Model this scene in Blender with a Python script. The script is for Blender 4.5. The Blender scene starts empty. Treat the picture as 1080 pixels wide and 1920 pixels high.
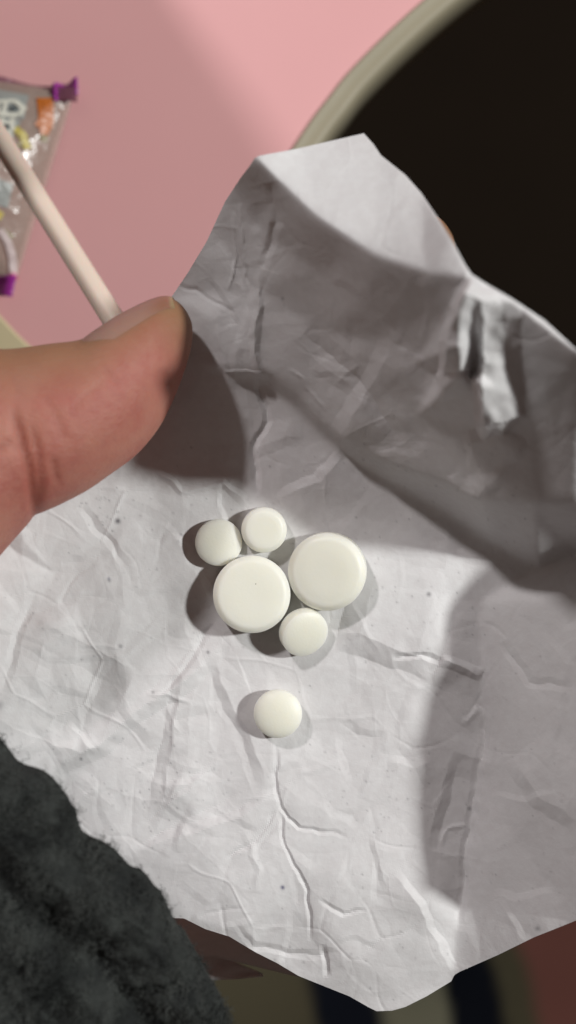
import bpy, bmesh, math, random
import numpy as np
from mathutils import Vector, Matrix
from mathutils.geometry import delaunay_2d_cdt

random.seed(7)
rng = np.random.default_rng(11)
MM = 0.001
D = 160.0                 # camera height above the pills, mm
S = 14.4                  # pixels of the 1080 wide picture per mm at z = 0
sc = bpy.context.scene
col = sc.collection

# ------------------------------------------------------------------ camera
cam = bpy.data.cameras.new('camera')
cam.sensor_width = 36.0
cam.lens = 36.0 * D / (1920 / S)
cam.clip_start = 0.005
cam.clip_end = 20.0
cam.dof.use_dof = True
cam.dof.focus_distance = D * MM
cam.dof.aperture_fstop = 18.5
camo = bpy.data.objects.new('camera', cam)
camo.location = (0, 0, D * MM)
col.objects.link(camo)
sc.camera = camo

# ------------------------------------------------------------------ world, lamps, exposure
w = bpy.data.worlds.new('World'); sc.world = w; w.use_nodes = True
bg = w.node_tree.nodes['Background']
bg.inputs[0].default_value = (1.0, 0.74, 0.62, 1); bg.inputs[1].default_value = 0.062

def lamp(name, direction, dist, size, power, color):
    l = bpy.data.lights.new(name, 'AREA'); l.shape = 'DISK'; l.size = size
    l.energy = power; l.color = color
    o = bpy.data.objects.new(name, l); col.objects.link(o)
    d = Vector(direction).normalized()
    o.location = d * dist
    o.rotation_euler = (-d).to_track_quat('-Z', 'Y').to_euler()
    return o
def dirv(az, el):
    a, e = math.radians(az), math.radians(el)
    return (math.cos(a) * math.cos(e), math.sin(a) * math.cos(e), math.sin(e))
lamp('ceiling_lamp', dirv(10, 40.5), 1.5, 0.10, 18.8, (0.975, 0.985, 0.95))
lamp('ceiling_lamp.001', dirv(122, 43), 1.6, 0.11, 10.6, (1.0, 0.95, 0.94))
sc.view_settings.view_transform = 'Standard'
sc.view_settings.look = 'None'
sc.view_settings.exposure = 0.0
sc.view_settings.gamma = 1.0
sc.cycles.use_denoising = True
sc.cycles.max_bounces = 8

# ------------------------------------------------------------------ helpers
def un(px, py, z=0.0):
    k = (D - z) / D
    return ((px - 540.0) / S * k, (960.0 - py) / S * k, z)

def obj(name, me, mat=None, parent=None, smooth=True):
    o = bpy.data.objects.new(name, me); col.objects.link(o)
    if mat: me.materials.append(mat)
    if parent: o.parent = parent
    if smooth and hasattr(me, 'polygons'):
        me.polygons.foreach_set('use_smooth', [True] * len(me.polygons))
    return o

def mesh(name, verts, faces):          # verts in mm
    me = bpy.data.meshes.new(name)
    me.from_pydata([tuple(c * MM for c in v) for v in verts], [], faces)
    me.update()
    return me

def thing(name, label, cat, loc=(0, 0, 0), group=None):
    o = bpy.data.objects.new(name, None); col.objects.link(o)
    o.location = [c * MM for c in loc]
    o.empty_display_size = 0.005
    return tag(o, label, cat, group)

def tag(o, label, cat, group=None):
    o['label'] = label; o['category'] = cat
    if group: o['group'] = group
    return o

class Mat:
    def __init__(s, name, color=(.8, .8, .8), rough=.5, **kw):
        s.m = bpy.data.materials.new(name); s.m.use_nodes = True
        s.nt = s.m.node_tree; s.n = s.nt.nodes; s.l = s.nt.links
        s.b = s.n['Principled BSDF']; s.out = s.n['Material Output']
        s.b.inputs['Base Color'].default_value = (*color, 1)
        s.b.inputs['Roughness'].default_value = rough
        for k, v in kw.items():
            s.b.inputs[k.replace('_', ' ')].default_value = v
        s.tc = s.n.new('ShaderNodeTexCoord')
    def noise(s, scale, detail=4, rough=.55, dist=0):
        t = s.n.new('ShaderNodeTexNoise'); t.inputs['Scale'].default_value = scale
        t.inputs['Detail'].default_value = detail; t.inputs['Roughness'].default_value = rough
        t.inputs['Distortion'].default_value = dist
        s.l.new(s.tc.outputs['Object'], t.inputs['Vector']); return t.outputs['Fac']
    def ramp(s, fac, stops):
        r = s.n.new('ShaderNodeValToRGB')
        e = r.color_ramp.elements
        while len(e) < len(stops): e.new(.5)
        for i, (p, c) in enumerate(stops):
            e[i].position = p; e[i].color = (*c, 1) if len(c) == 3 else c
        s.l.new(fac, r.inputs[0]); return r.outputs[0]
    def mix(s, fac, a, b, mode='MIX'):
        m = s.n.new('ShaderNodeMix'); m.data_type = 'RGBA'; m.blend_type = mode
        for sock, v in ((m.inputs[0], fac), (m.inputs[6], a), (m.inputs[7], b)):
            if hasattr(v, 'is_linked'): s.l.new(v, sock)
            elif isinstance(v, (int, float)): sock.default_value = v
            else: sock.default_value = (*v, 1)
        return m.outputs[2]
    def attr(s, name, out='Fac'):
        a = s.n.new('ShaderNodeAttribute'); a.attribute_name = name; return a.outputs[out]
    def color(s, sock): s.l.new(sock, s.b.inputs['Base Color'])
    def bump(s, h, strength, dist, prev=None):
        b = s.n.new('ShaderNodeBump'); b.inputs['Strength'].default_value = strength
        b.inputs['Distance'].default_value = dist
        s.l.new(h, b.inputs['Height'])
        if prev: s.l.new(prev, b.inputs['Normal'])
        s.l.new(b.outputs[0], s.b.inputs['Normal']); return b.outputs[0]

# ------------------------------------------------------------------ materials
m = Mat('white_paper', (.72, .71, .72), .62); M_paper = m.m
m.b.inputs['Specular IOR Level'].default_value = .3
big = m.noise(45, 3); fine = m.noise(900, 3); grain = m.noise(2600, 2)
c = m.mix(m.ramp(big, [(.3, (0, 0, 0)), (.75, (1, 1, 1))]), (.735, .728, .742), (.70, .70, .71))
c = m.mix(m.ramp(fine, [(.35, (0, 0, 0)), (.6, (.35, .35, .35))]), c, (.64, .62, .63))
c = m.mix(m.attr('dirt'), c, (.06, .055, .07))
c = m.mix(m.attr('ink'), c, (.02, .02, .12))
m.color(c)
nb = m.bump(m.noise(700, 5, .6), .16, .0003)
m.bump(grain, .15, .00012, nb)

m = Mat('pill_white', (.86, .85, .75), .42, Subsurface_Weight=1.0, Subsurface_Scale=.0019); M_pill = m.m
m.b.inputs['Subsurface Radius'].default_value = (1, .95, .85)
m.b.inputs['Specular IOR Level'].default_value = .35
m.color(m.mix(m.noise(350, 3), (.88, .88, .80), (.85, .85, .76)))
m.bump(m.noise(2500, 3), .12, .00015)

m = Mat('pill_cream', (.85, .84, .70), .45, Subsurface_Weight=1.0, Subsurface_Scale=.0019); M_pill2 = m.m
m.b.inputs['Subsurface Radius'].default_value = (1, .95, .85)
m.b.inputs['Specular IOR Level'].default_value = .35
m.color(m.mix(m.noise(500, 3), (.88, .875, .785), (.85, .845, .745)))
m.bump(m.noise(3000, 3), .15, .00015)

m = Mat('pill_speck', (.25, .24, .18), .7); m.b.inputs['Base Color'].default_value = (.42, .42, .34, 1); M_speck = m.m

m = Mat('skin', (.52, .24, .17), .58, Subsurface_Weight=.55, Subsurface_Scale=.0022); M_skin = m.m
m.b.inputs['Subsurface Radius'].default_value = (1.0, .35, .2)
m.b.inputs['Specular IOR Level'].default_value = .4
c = m.mix(m.ramp(m.noise(130, 4), [(.38, (0, 0, 0)), (.62, (1, 1, 1))]), (.455, .195, .147), (.40, .132, .104))
c = m.mix(m.ramp(m.noise(600, 3), [(.4, (0, 0, 0)), (.7, (.5, .5, .5))]), c, (.46, .205, .15))
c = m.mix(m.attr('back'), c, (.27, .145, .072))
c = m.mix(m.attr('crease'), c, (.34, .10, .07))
m.color(c)
nb = m.bump(m.noise(1300, 4, .65), .38, .0003)
wv = m.n.new('ShaderNodeTexVoronoi'); wv.feature = 'DISTANCE_TO_EDGE'; wv.inputs['Scale'].default_value = 1300
mp = m.n.new('ShaderNodeMapping'); mp.inputs['Scale'].default_value = (.6, 1.1, 1); mp.inputs['Rotation'].default_value = (0, 0, .6)
m.l.new(m.tc.outputs['Object'], mp.inputs[0]); m.l.new(mp.outputs[0], wv.inputs['Vector'])
m.bump(wv.outputs['Distance'], .2, .0002, nb)

m = Mat('fingernail', (.50, .27, .23), .42, Subsurface_Weight=.5, Subsurface_Scale=.0018); M_nail = m.m
m.color(m.mix(m.attr('tip'), m.mix(m.attr('mid'), (.385, .195, .155), (.30, .13, .085)), (.34, .22, .125)))

m = Mat('pink_laminate', (.84, .45, .42), .5); M_pink = m.m
m.color(m.mix(m.ramp(m.noise(14, 3), [(.35, (0, 0, 0)), (.7, (1, 1, 1))]), (.82, .445, .455), (.79, .42, .43)))
m.b.inputs['Specular IOR Level'].default_value = .25
m = Mat('beige_edging', (.50, .45, .33), .5); M_beige = m.m
m.color(m.mix(m.noise(30, 3), (.36, .325, .23), (.31, .28, .20)))

m = Mat('dark_floor', (.010, .007, .005), .8); M_floor = m.m
m.b.inputs['Specular IOR Level'].default_value = .1
m.color(m.mix(m.noise(6, 4), (.014, .0085, .0045), (.007, .004, .002)))

m = Mat('striped_cloth', (.1, .1, .1), .9); M_cloth = m.m
m.color(m.attr('Col', 'Color')); m.b.inputs['Specular IOR Level'].default_value = .05
m.bump(m.noise(900, 2), .3, .0005)

m = Mat('fleece_base', (.02, .023, .022), .95); M_fleece = m.m
m.color(m.mix(m.ramp(m.noise(260, 4), [(.35, (0, 0, 0)), (.7, (1, 1, 1))]), (.008, .010, .010), (.04, .045, .042)))
m.bump(m.noise(700, 4), .8, .001)
m = Mat('fleece_pile', (.05, .055, .053), .9); M_pile = m.m
m.color(m.mix(m.ramp(m.noise(190, 4, .65), [(.36, (0, 0, 0)), (.68, (1, 1, 1))]), (.008, .010, .010), (.075, .082, .077)))

m = Mat('stick_plastic', (.78, .66, .58), .42, Subsurface_Weight=.3, Subsurface_Scale=.002); M_stick = m.m
m.color(m.mix(m.noise(120, 2), (.80, .67, .59), (.76, .65, .54)))

def film(name, color, alpha, rough=.22):
    m = Mat(name, color, rough)
    m.b.inputs['Alpha'].default_value = alpha
    m.b.inputs['Specular IOR Level'].default_value = .7
    m.bump(m.noise(260, 3), .5, .0012)
    return m.m
M_film = film('clear_film', (.46, .36, .31), .72)
M_purple = film('purple_film', (.36, .02, .33), .97, .35)
M_purple_dull = film('mauve_film', (.22, .075, .12), .92, .35)
M_white = film('white_ink', (.70, .70, .62), 1, .4)
M_ink = film('dark_ink', (.05, .065, .07), 1, .4)
M_greyink = film('grey_ink', (.33, .35, .34), 1, .4)
M_orange = film('orange_ink', (.50, .135, .012), 1, .4)
M_yellow = film('yellow_ink', (.58, .48, .10), 1, .4)
M_olive = film('olive_ink', (.20, .15, .03), 1, .4)
M_pinkink = film('pink_ink', (.75, .17, .30), 1, .35)
M_sheen = film('painted_sheen', (.66, .55, .55), 1, .3)  # pale colour that paints a sheen on the film

# ------------------------------------------------------------------ the setting: floor
floor = obj('floor', mesh('floor', [(-3000, -3000, -720), (3000, -3000, -720), (3000, 3000, -720), (-3000, 3000, -720)], [(0, 1, 2, 3)]), M_floor, smooth=False)
floor['kind'] = 'structure'

# ------------------------------------------------------------------ table: pink top, beige edge band
ZT = -80.0
def smooth_poly(pts, n=6):
    P = np.array(pts, float); out = []
    N = len(P)
    for i in range(N):
        p0, p1, p2, p3 = P[i - 1], P[i], P[(i + 1) % N], P[(i + 2) % N]
        for k in range(n):
            t = k / n
            out.append(.5 * ((2 * p1) + (-p0 + p2) * t + (2 * p0 - 5 * p1 + 4 * p2 - p3) * t * t + (-p0 + 3 * p1 - 3 * p2 + p3) * t ** 3))
    return np.array(out)
outer_px = [(-1500, -1300), (0, -1500), (1500, -1400), (1700, -700), (1330, -300), (1080, -145), (965, -75), (863, 2), (773, 80), (690, 163), (650, 213), (613, 262), (560, 345), (520, 420), (480, 540), (440, 700),
            (390, 860), (300, 880), (190, 850), (60, 730), (-40, 622), (-400, 290), (-1000, -200), (-1500, -700)]
O = smooth_poly([un(x, y, ZT)[:2] for x, y in outer_px])
Nn = len(O)
def inset(P, d):
    T = np.roll(P, -1, 0) - np.roll(P, 1, 0); T /= np.linalg.norm(T, axis=1)[:, None]
    nrm = np.stack([-T[:, 1], T[:, 0]], 1)
    area = np.sum(P[:, 0] * np.roll(P[:, 1], -1) - P[:, 1] * np.roll(P[:, 0], -1))
    return P + nrm * d * (1 if area > 0 else -1)
def rim_w(P):   # the band looks a little wider towards the lower left
    return 6.2
tbl = thing('table', 'pink tabletop with a curved beige edge band, lying behind the paper', 'table', (0, 0, ZT))
def tv(P, z): return [(p[0], p[1], z) for p in P]
I0 = inset(O, 4.6)
v = tv(I0, 0) + tv(I0, -14); n = Nn
f = [tuple(range(n))] + [(i, i + n, (i + 1) % n + n, (i + 1) % n) for i in range(n)]
if np.sum(I0[:, 0] * np.roll(I0[:, 1], -1) - I0[:, 1] * np.roll(I0[:, 0], -1)) < 0: f[0] = f[0][::-1]
obj('tabletop', mesh('tabletop', v, f), M_pink, tbl, smooth=False)
prof = [(6.0, -2), (6.0, .45), (5.6, .8), (5.0, .75), (4.6, .5), (2.4, .55), (1.0, .35), (.2, -.7), (0, -2.4), (0, -14), (6, -14)]
v = []; f = []
for d, z in [(d * .77, z) for d, z in prof]: v += tv(inset(O, d), z)
for k in range(len(prof) - 1):
    for i in range(n):
        j = (i + 1) % n
        f.append((k * n + i, k * n + j, (k + 1) * n + j, (k + 1) * n + i))
obj('edge_band', mesh('edge_band', v, f), M_beige, tbl)

# ------------------------------------------------------------------ beige card at the table's lower left edge
pts = smooth_poly([un(x, y, ZT)[:2] for x, y in ((-300, 330), (-120, 470), (-8, 582), (48, 640), (110, 690), (210, 740), (190, 860), (60, 900), (-150, 830), (-330, 600))], 5)
n = len(pts); v = tv(pts, ZT + 1.2) + tv(inset(pts, .5), ZT + 1.9); f = [tuple(range(n, 2 * n))] + [(i, (i + 1) % n, (i + 1) % n + n, i + n) for i in range(n)]
mc = Mat('beige_card', (.66, .57, .36), .7); mc.color(mc.mix(mc.noise(60, 3), (.68, .59, .38), (.62, .53, .33)))
bm = bmesh.new(); me = mesh('beige_card', v, f); bm.from_mesh(me); bmesh.ops.recalc_face_normals(bm, faces=bm.faces); bm.to_mesh(me); bm.free()
tag(obj('beige_card', me, mc.m, smooth=False), 'pale beige card at the table edge, half hidden behind the thumb', 'card')

# ------------------------------------------------------------------ striped cloth far below
ZC = -320.0
nx, ny = 150, 110
v = []; cols = []
for j in range(ny):
    for i in range(nx):
        px = -300 + 2100 * i / (nx - 1); py = 1150 + 1500 * j / (ny - 1)
        x, y, _ = un(px, py, ZC)
        z = ZC + 5 * math.sin(px * .011 + 1.3 * math.sin(py * .006)) + 3 * math.sin(py * .013 + px * .004)
        v.append((x, y, z))
        s = px - (py - 1850) * .38 + 10 * math.sin(py * .02)
        ss = lambda a, b: min(1, max(0, (s - a) / (b - a)))
        base = np.array((.062, .054, .034))
        pale = np.array((.125, .12, .085)); navy = np.array((.005, .006, .010)); red = np.array((.11, .044, .036))
        c = base
        c = c + (navy - c) * ss(560, 585)
        c = c + (pale - c) * ss(685, 715)
        c = c + (navy * .7 - c) * ss(815, 835)
        c = c + (base * .8 - c) * ss(915, 940)
        c = c + (red - c) * ss(975, 1010)
        c = c + (base - c) * ss(1250, 1290)
        cols.append((*c, 1))
f = [(j * nx + i, (j + 1) * nx + i, (j + 1) * nx + i + 1, j * nx + i + 1) for j in range(ny - 1) for i in range(nx - 1)]
me = mesh('striped_cloth', v, f)
ca = me.color_attributes.new('Col', 'FLOAT_COLOR', 'POINT'); ca.data.foreach_set('color', np.array(cols).ravel())
tag(obj('striped_cloth', me, M_cloth), 'olive cloth with navy and red-brown stripes, out of focus below the paper', 'cloth')

# ------------------------------------------------------------------ crumpled paper
X0, X1, Y0, Y1, ST = -190, 1260, 210, 1940, 2.9
NX = int((X1 - X0) / ST) + 1; NY = int((Y1 - Y0) / ST) + 1
gx = X0 + ST * np.arange(NX); gy = Y0 + ST * np.arange(NY)
GX, GY = np.meshgrid(gx, gy)

WARP = [0.0, 0.0]          # slow random shift of the grid that makes fold lines run unevenly
def linear(points, edges=(), wx=0.0, wy=0.0):
    GX = globals()['GX'] + wx; GY = globals()['GY'] + wy; pad = 14 if not np.isscalar(wx) else 0
    pts = np.array(points, float)
    r = delaunay_2d_cdt([Vector(p[:2]) for p in pts], list(edges), [], 0, 1e-4)
    vs = np.array([tuple(p) for p in r[0]]); tris = r[2]
    zz = np.zeros(len(vs)); 
    for i, src in enumerate(r[3]):
        if src: zz[i] = pts[src[0], 2]
        else:
            dd = np.hypot(pts[:, 0] - vs[i, 0], pts[:, 1] - vs[i, 1]); k = np.argsort(dd)[:3]
            ww = 1 / (dd[k] + 1e-3); zz[i] = (ww * pts[k, 2]).sum() / ww.sum()
    Z = np.zeros((NY, NX))
    for t in tris:
        (ax, ay), (bx, by), (cx, cy) = vs[t[0]], vs[t[1]], vs[t[2]]
        det = (by - cy) * (ax - cx) + (cx - bx) * (ay - cy)
        if abs(det) < 1e-9: continue
        i0 = max(0, int((min(ax, bx, cx) - pad - X0) / ST)); i1 = min(NX - 1, int((max(ax, bx, cx) + pad - X0) / ST) + 1)
        j0 = max(0, int((min(ay, by, cy) - pad - Y0) / ST)); j1 = min(NY - 1, int((max(ay, by, cy) + pad - Y0) / ST) + 1)
        if i1 < i0 or j1 < j0: continue
        gxx = GX[j0:j1 + 1, i0:i1 + 1]; gyy = GY[j0:j1 + 1, i0:i1 + 1]
        l1 = ((by - cy) * (gxx - cx) + (cx - bx) * (gyy - cy)) / det
        l2 = ((cy - ay) * (gxx - cx) + (ax - cx) * (gyy - cy)) / det
        l3 = 1 - l1 - l2
        ok = (l1 >= -1e-6) & (l2 >= -1e-6) & (l3 >= -1e-6)
        Z[j0:j1 + 1, i0:i1 + 1][ok] = (l1 * zz[t[0]] + l2 * zz[t[1]] + l3 * zz[t[2]])[ok]
    return Z

def blur(Z, sig):
    s = sig / ST; r = int(3 * s) + 1
    k = np.exp(-.5 * (np.arange(-r, r + 1) / s) ** 2); k /= k.sum()
    P = np.pad(Z, r, mode='edge')
    P = np.apply_along_axis(lambda a: np.convolve(a, k, 'valid'), 0, P)
    return np.apply_along_axis(lambda a: np.convolve(a, k, 'valid'), 1, P)

def dist_line(pl):
    """distance to a polyline, arc position 0..1 of the nearest point, signed side"""
    GX = globals()['GX'] + WARP[0]; GY = globals()['GY'] + WARP[1]
    best = np.full(GX.shape, 1e9); pos = np.zeros(GX.shape); side = np.zeros(GX.shape)
    L = [math.dist(a[:2], b[:2]) for a, b in zip(pl, pl[1:])]; T = sum(L); acc = 0
    for (a, b), l in zip(zip(pl, pl[1:]), L):
        ux, uy = (b[0] - a[0]) / l, (b[1] - a[1]) / l
        t = np.clip((GX - a[0]) * ux + (GY - a[1]) * uy, 0, l)
        dx, dy = GX - a[0] - t * ux, GY - a[1] - t * uy
        d = np.hypot(dx, dy); mk = d < best
        best[mk] = d[mk]; pos[mk] = ((acc + t) / T)[mk]; side[mk] = (ux * dy - uy * dx)[mk]
        acc += l
    return best, pos, side

def wob(sig, amp):
    n_ = blur(rng.normal(size=GX.shape), sig); return n_ / n_.std() * amp
WARP = [wob(8, 1.4) + wob(26, 3.0), wob(8, 1.4) + wob(26, 3.0)]
ctrl = []; edges = []
def P(*pts): ctrl.extend(pts)
def L(*pts):
    i0 = len(ctrl); ctrl.extend(pts)
    edges.extend((i0 + k, i0 + k + 1) for k in range(len(pts) - 1))
# ridge and foot of the bulging wall
L((370, 690, 4.2), (430, 685, 6), (500, 700, 6.2), (560, 742, 6.2), (640, 822, 6.5), (760, 882, 9), (850, 908, 13), (900, 938, 16.5), (1000, 946, 21.5), (1080, 946, 24.5), (1240, 935, 27), (1420, 930, 27))
L((360, 720, 3.5), (430, 706, 4.2), (500, 722, 3.6), (560, 768, 3), (640, 846, 2), (760, 914, 1.5), (850, 964, 1.5), (930, 1020, 1.5), (1010, 1066, 2), (1080, 1035, 5), (1220, 1010, 15), (1420, 1000, 22))
# crest and the turned-over top flap
L((480, 297, 24), (520, 338, 25), (600, 412, 28), (700, 478, 32), (800, 510, 36.5), (880, 522, 41), (960, 562, 41), (1080, 657, 41.5), (1218, 792, 36), (1420, 990, 30))
P((560, 278, 21.5), (680, 250, 20), (714, 291, 23), (790, 360, 28), (850, 450, 37), (600, 220, 19), (760, 220, 19), (900, 380, 28), (1000, 480, 33), (1420, 700, 40), (1420, 190, 25), (300, 190, 8))
L((502, 440, 16.5), (590, 505, 19.5), (690, 565, 24.5), (790, 588, 29.8), (836, 600, 33))
# left face of the wall
P((320, 560, 6), (400, 430, 10), (440, 350, 15), (250, 560, 5), (470, 540, 9.5), (490, 540, 11), (485, 420, 15), (456, 420, 12.5), (400, 600, 8), (350, 640, 4.8), (250, 700, 2.0))
P((600, 620, 13), (700, 640, 19), (700, 720, 14.5), (600, 720, 9), (780, 780, 16), (780, 680, 23), (828, 700, 25), (858, 600, 39), (864, 650, 38), (862, 700, 35), (896, 640, 33.5), (895, 700, 30.5), (928, 650, 35), (930, 730, 32.5), (935, 800, 27.5), (1000, 760, 32), (1080, 800, 32.5), (960, 860, 24.5), (1228, 868, 28))
# floor of the scoop
P((480, 800, 2), (480, 930, .8), (560, 850, 1.6), (560, 930, .6), (640, 960, .3), (760, 990, .4), (850, 1030, .5), (300, 870, 1.2), (200, 930, 1.8), (60, 980, 4), (-190, 1000, 9.5), (0, 1120, 5.2), (-190, 1250, 9.5), (120, 800, 1.6),
  (150, 1150, 1.8), (300, 1050, .2), (420, 1060, 0), (600, 1080, 0), (520, 1240, 0), (520, 1340, 0), (640, 1300, 0), (700, 1130, .2), (800, 1100, .6), (0, 1400, 4.6), (-190, 1500, 2), (200, 1400, 0), (350, 1400, -.2), (200, 1600, -1), (0, 1600, -2),
  (420, 1650, -.2), (560, 1640, -.4), (680, 1650, .2), (780, 1560, .2), (780, 1400, 0), (770, 1300, .2), (830, 1240, .8), (460, 1740, -.8), (350, 1725, -1.8), (100, 1750, -4), (-190, 1800, -4),
  (480, 1785, -2.6), (560, 1830, -2.5), (640, 1800, -1.0), (700, 1890, -2.8), (760, 1885, -2.6), (790, 1760, -.6), (810, 1700, .4), (500, 1960, -6), (200, 1960, -6))
# valley on the right and the raised right side
L((885, 1070, .6), (900, 1130, -.4), (905, 1262, -1.0), (900, 1400, -2.0), (880, 1560, -1.9), (856, 1740, -1.5), (846, 1840, -2.0), (840, 1960, -2.6))
P((1080, 1120, 9.5), (1080, 1300, 10), (1080, 1500, 9.8), (1080, 1725, 8), (960, 1300, 2.8), (955, 1550, 2.2), (940, 1780, 2), (1000, 1440, 5.4), (1215, 1100, 18.5), (1205, 1393, 21.0), (1190, 1690, 20), (1420, 1200, 28), (1420, 1500, 28), (1420, 1800, 24), (1200, 1960, 13), (1000, 1960, 2))
Zl = linear(ctrl, edges)
Z = .55 * blur(Zl, 5) + .45 * blur(Zl, 16)

def facets(cell, amp, seed, jit=.45):
    r = np.random.default_rng(seed); pts = []
    y = Y0 - cell; row = 0
    while y < Y1 + cell:
        x = X0 - cell + (cell / 2 if row % 2 else 0)
        while x < X1 + cell:
            pts.append((x + r.uniform(-jit, jit) * cell, y + r.uniform(-jit, jit) * cell, r.normal() * amp)); x += cell
        y += cell; row += 1
    return linear(pts, (), WARP[0], WARP[1])
low = blur(rng.normal(size=Z.shape), 60); low = (low - low.min()) / (low.max() - low.min())
calm = np.ones_like(Z)
for cx, cy, rr in ((500, 1090, 150), (520, 1338, 60), (690, 1480, 110), (720, 1110, 90), (1040, 960, 110)):
    calm *= 1 - .75 * np.exp(-(((GX - cx) ** 2 + (GY - cy) ** 2) / rr ** 2))
calm *= 1 - .55 * (1 / (1 + np.exp(-(GX - 920) / 25))) * (1 / (1 + np.exp(-(GY - 1050) / 25)))
calm *= 1 - .6 * np.exp(-(((GX - 690) / 170) ** 2 + ((GY - 370) / 110) ** 2))
def veins(n, width, amp, seed):
    """a net of thin creases: the borders of warped random cells, fading in and out"""
    r = np.random.default_rng(seed)
    wx = blur(r.normal(size=Z.shape), 28); wy = blur(r.normal(size=Z.shape), 28)
    wx = wx / wx.std() * 9; wy = wy / wy.std() * 9
    sx = r.uniform(X0, X1, n); sy = r.uniform(Y0, Y1, n); sg = r.normal(size=n)
    d1 = np.full(Z.shape, 1e9); d2 = d1.copy(); k1 = np.zeros(Z.shape, int)
    for i in range(n):
        d = np.hypot(GX + wx - sx[i], GY + wy - sy[i])
        nw = d < d1
        d2 = np.where(nw, d1, np.minimum(d2, d)); k1 = np.where(nw, i, k1); d1 = np.where(nw, d, d1)
    e = (d2 - d1) * .5
    fade = blur(r.normal(size=Z.shape), 45); fade = np.clip(fade / fade.std() * .8, -1, 1)
    return amp * fade * (np.clip(1 - e / width, 0, 1) + .5 * np.clip(1 - e / (width * 4), 0, 1))
Zc = blur(facets(150, .38, 3), 2) + facets(84, .15, 5) * (.4 + 1.2 * low) + facets(42, .055, 9) * (.1 + 1.5 * low)
Zc = Zc + veins(150, 5, .07, 31) + (veins(420, 4, .035, 32) + veins(1100, 4, .018, 33)) * (.15 + low)
Z += Zc * calm

creases = []
def crease(pl, w, amp, side=0, t0=.12, thin=False):
    """tent fold along a polyline; side -1/+1 leaves only that flank steep (a step-like fold)"""
    global Z
    d, pos, sd = dist_line(pl)
    nar = np.clip(1 - d / (w * .75), 0, 1)
    wide = np.clip(1 - d / (w * 3.4), 0, 1)
    prof = .55 * nar + .45 * wide
    if thin: prof = np.clip(1 - d / w, 0, 1) + .25 * np.clip(1 - d / (w * 4), 0, 1)
    if side:
        prof = np.where(np.sign(sd) == side, np.clip(1 - d / (w * 1.15), 0, 1), np.clip(1 - d / (w * 5), 0, 1))
    tap = np.clip(np.minimum(pos, 1 - pos) / max(t0, .22), 0, 1) ** .8
    Z = Z + 1.25 * amp * prof * tap
crease([(520, 1395), (514, 1450), (516, 1500), (535, 1535), (562, 1553), (645, 1568)], 6, -.26, t0=.1, thin=True)
crease([(517, 1505), (535, 1590), (560, 1640), (577, 1675), (580, 1740), (576, 1765)], 6, -.26, t0=.08, thin=True)
crease([(636, 1182), (720, 1203), (822, 1240)], 30, .85, side=1)
crease([(735, 1222), (790, 1227), (828, 1244)], 7, -.3, thin=True)
crease([(822, 1240), (905, 1264)], 14, .7)
crease([(425, 1205), (330, 1292), (255, 1330), (180, 1402), (100, 1440)], 20, .5, side=-1)
crease([(400, 1170), (360, 1230), (300, 1310)], 8, -.2, thin=True)
crease([(340, 1255), (332, 1350), (305, 1470), (288, 1530)], 16, .5, side=1)
crease([(400, 1230), (420, 1290), (470, 1380), (500, 1480)], 16, .35, side=1)
crease([(216, 1235), (176, 1312), (132, 1408)], 38, -.62, side=-1)
crease([(330, 1268), (322, 1370), (292, 1500)], 30, -.42, side=-1)
crease([(420, 1150), (360, 1215), (300, 1275), (240, 1320)], 26, -.4, side=-1)
crease([(0, 1180), (110, 1130), (230, 1120)], 24, -.3, side=1)
crease([(250, 1600), (330, 1540), (470, 1480)], 26, -.4, side=1)
crease([(515, 1490), (450, 1535), (350, 1560), (245, 1605)], 15, .4, side=1)
crease([(523, 1510), (475, 1580), (420, 1612)], 6, -.16, thin=True)
crease([(902, 1325), (880, 1345), (862, 1366)], 9, .22)
crease([(905, 1262), (903, 1350), (895, 1450), (882, 1580), (858, 1745)], 14, -.5, t0=.05)
crease([(868, 1420), (830, 1560), (822, 1600)], 16, -.6, side=1)
crease([(880, 1545), (845, 1560), (830, 1590)], 9, .2)
crease([(492, 500), (484, 560), (474, 640), (492, 700)], 14, .7)
crease([(452, 380), (457, 470), (462, 545)], 7, .32)
crease([(442, 400), (440, 480), (426, 545)], 7, .25)
crease([(505, 345), (520, 420), (494, 500)], 16, -.8)
crease([(330, 535), (370, 545), (400, 572), (440, 590)], 8, -.22)
crease([(425, 697), (465, 690), (490, 694), (508, 712)], 8, .3)
crease([(490, 700), (500, 790), (478, 840), (482, 930)], 14, -.6)
crease([(655, 848), (600, 905), (520, 930)], 15, .4, side=1)
crease([(880, 810), (890, 870), (912, 930)], 14, .8, side=1)
crease([(840, 890), (850, 920), (900, 940)], 12, .5)
crease([(735, 1640), (790, 1700), (800, 1745), (850, 1835)], 14, .36, side=-1)
crease([(440, 1725), (470, 1770), (545, 1790), (640, 1785)], 12, -.35)
crease([(600, 1690), (640, 1715), (680, 1708)], 6, -.18, thin=True)
crease([(605, 1770), (612, 1800), (618, 1830)], 7, -.25, thin=True)
crease([(70, 1100), (30, 1200), (0, 1300)], 16, -.3)
crease([(280, 880), (340, 920), (420, 900), (470, 950)], 12, .3)
crease([(150, 950), (200, 1010), (240, 1060)], 14, -.3)
crease([(940, 1200), (990, 1280), (1080, 1290)], 16, -.3)
crease([(960, 1420), (1010, 1490), (1090, 1540)], 20, .4, side=1)
crease([(570, 620), (660, 700), (760, 830)], 30, -.7)
crease([(740, 640), (700, 720), (640, 820)], 26, .6, side=1)
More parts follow.
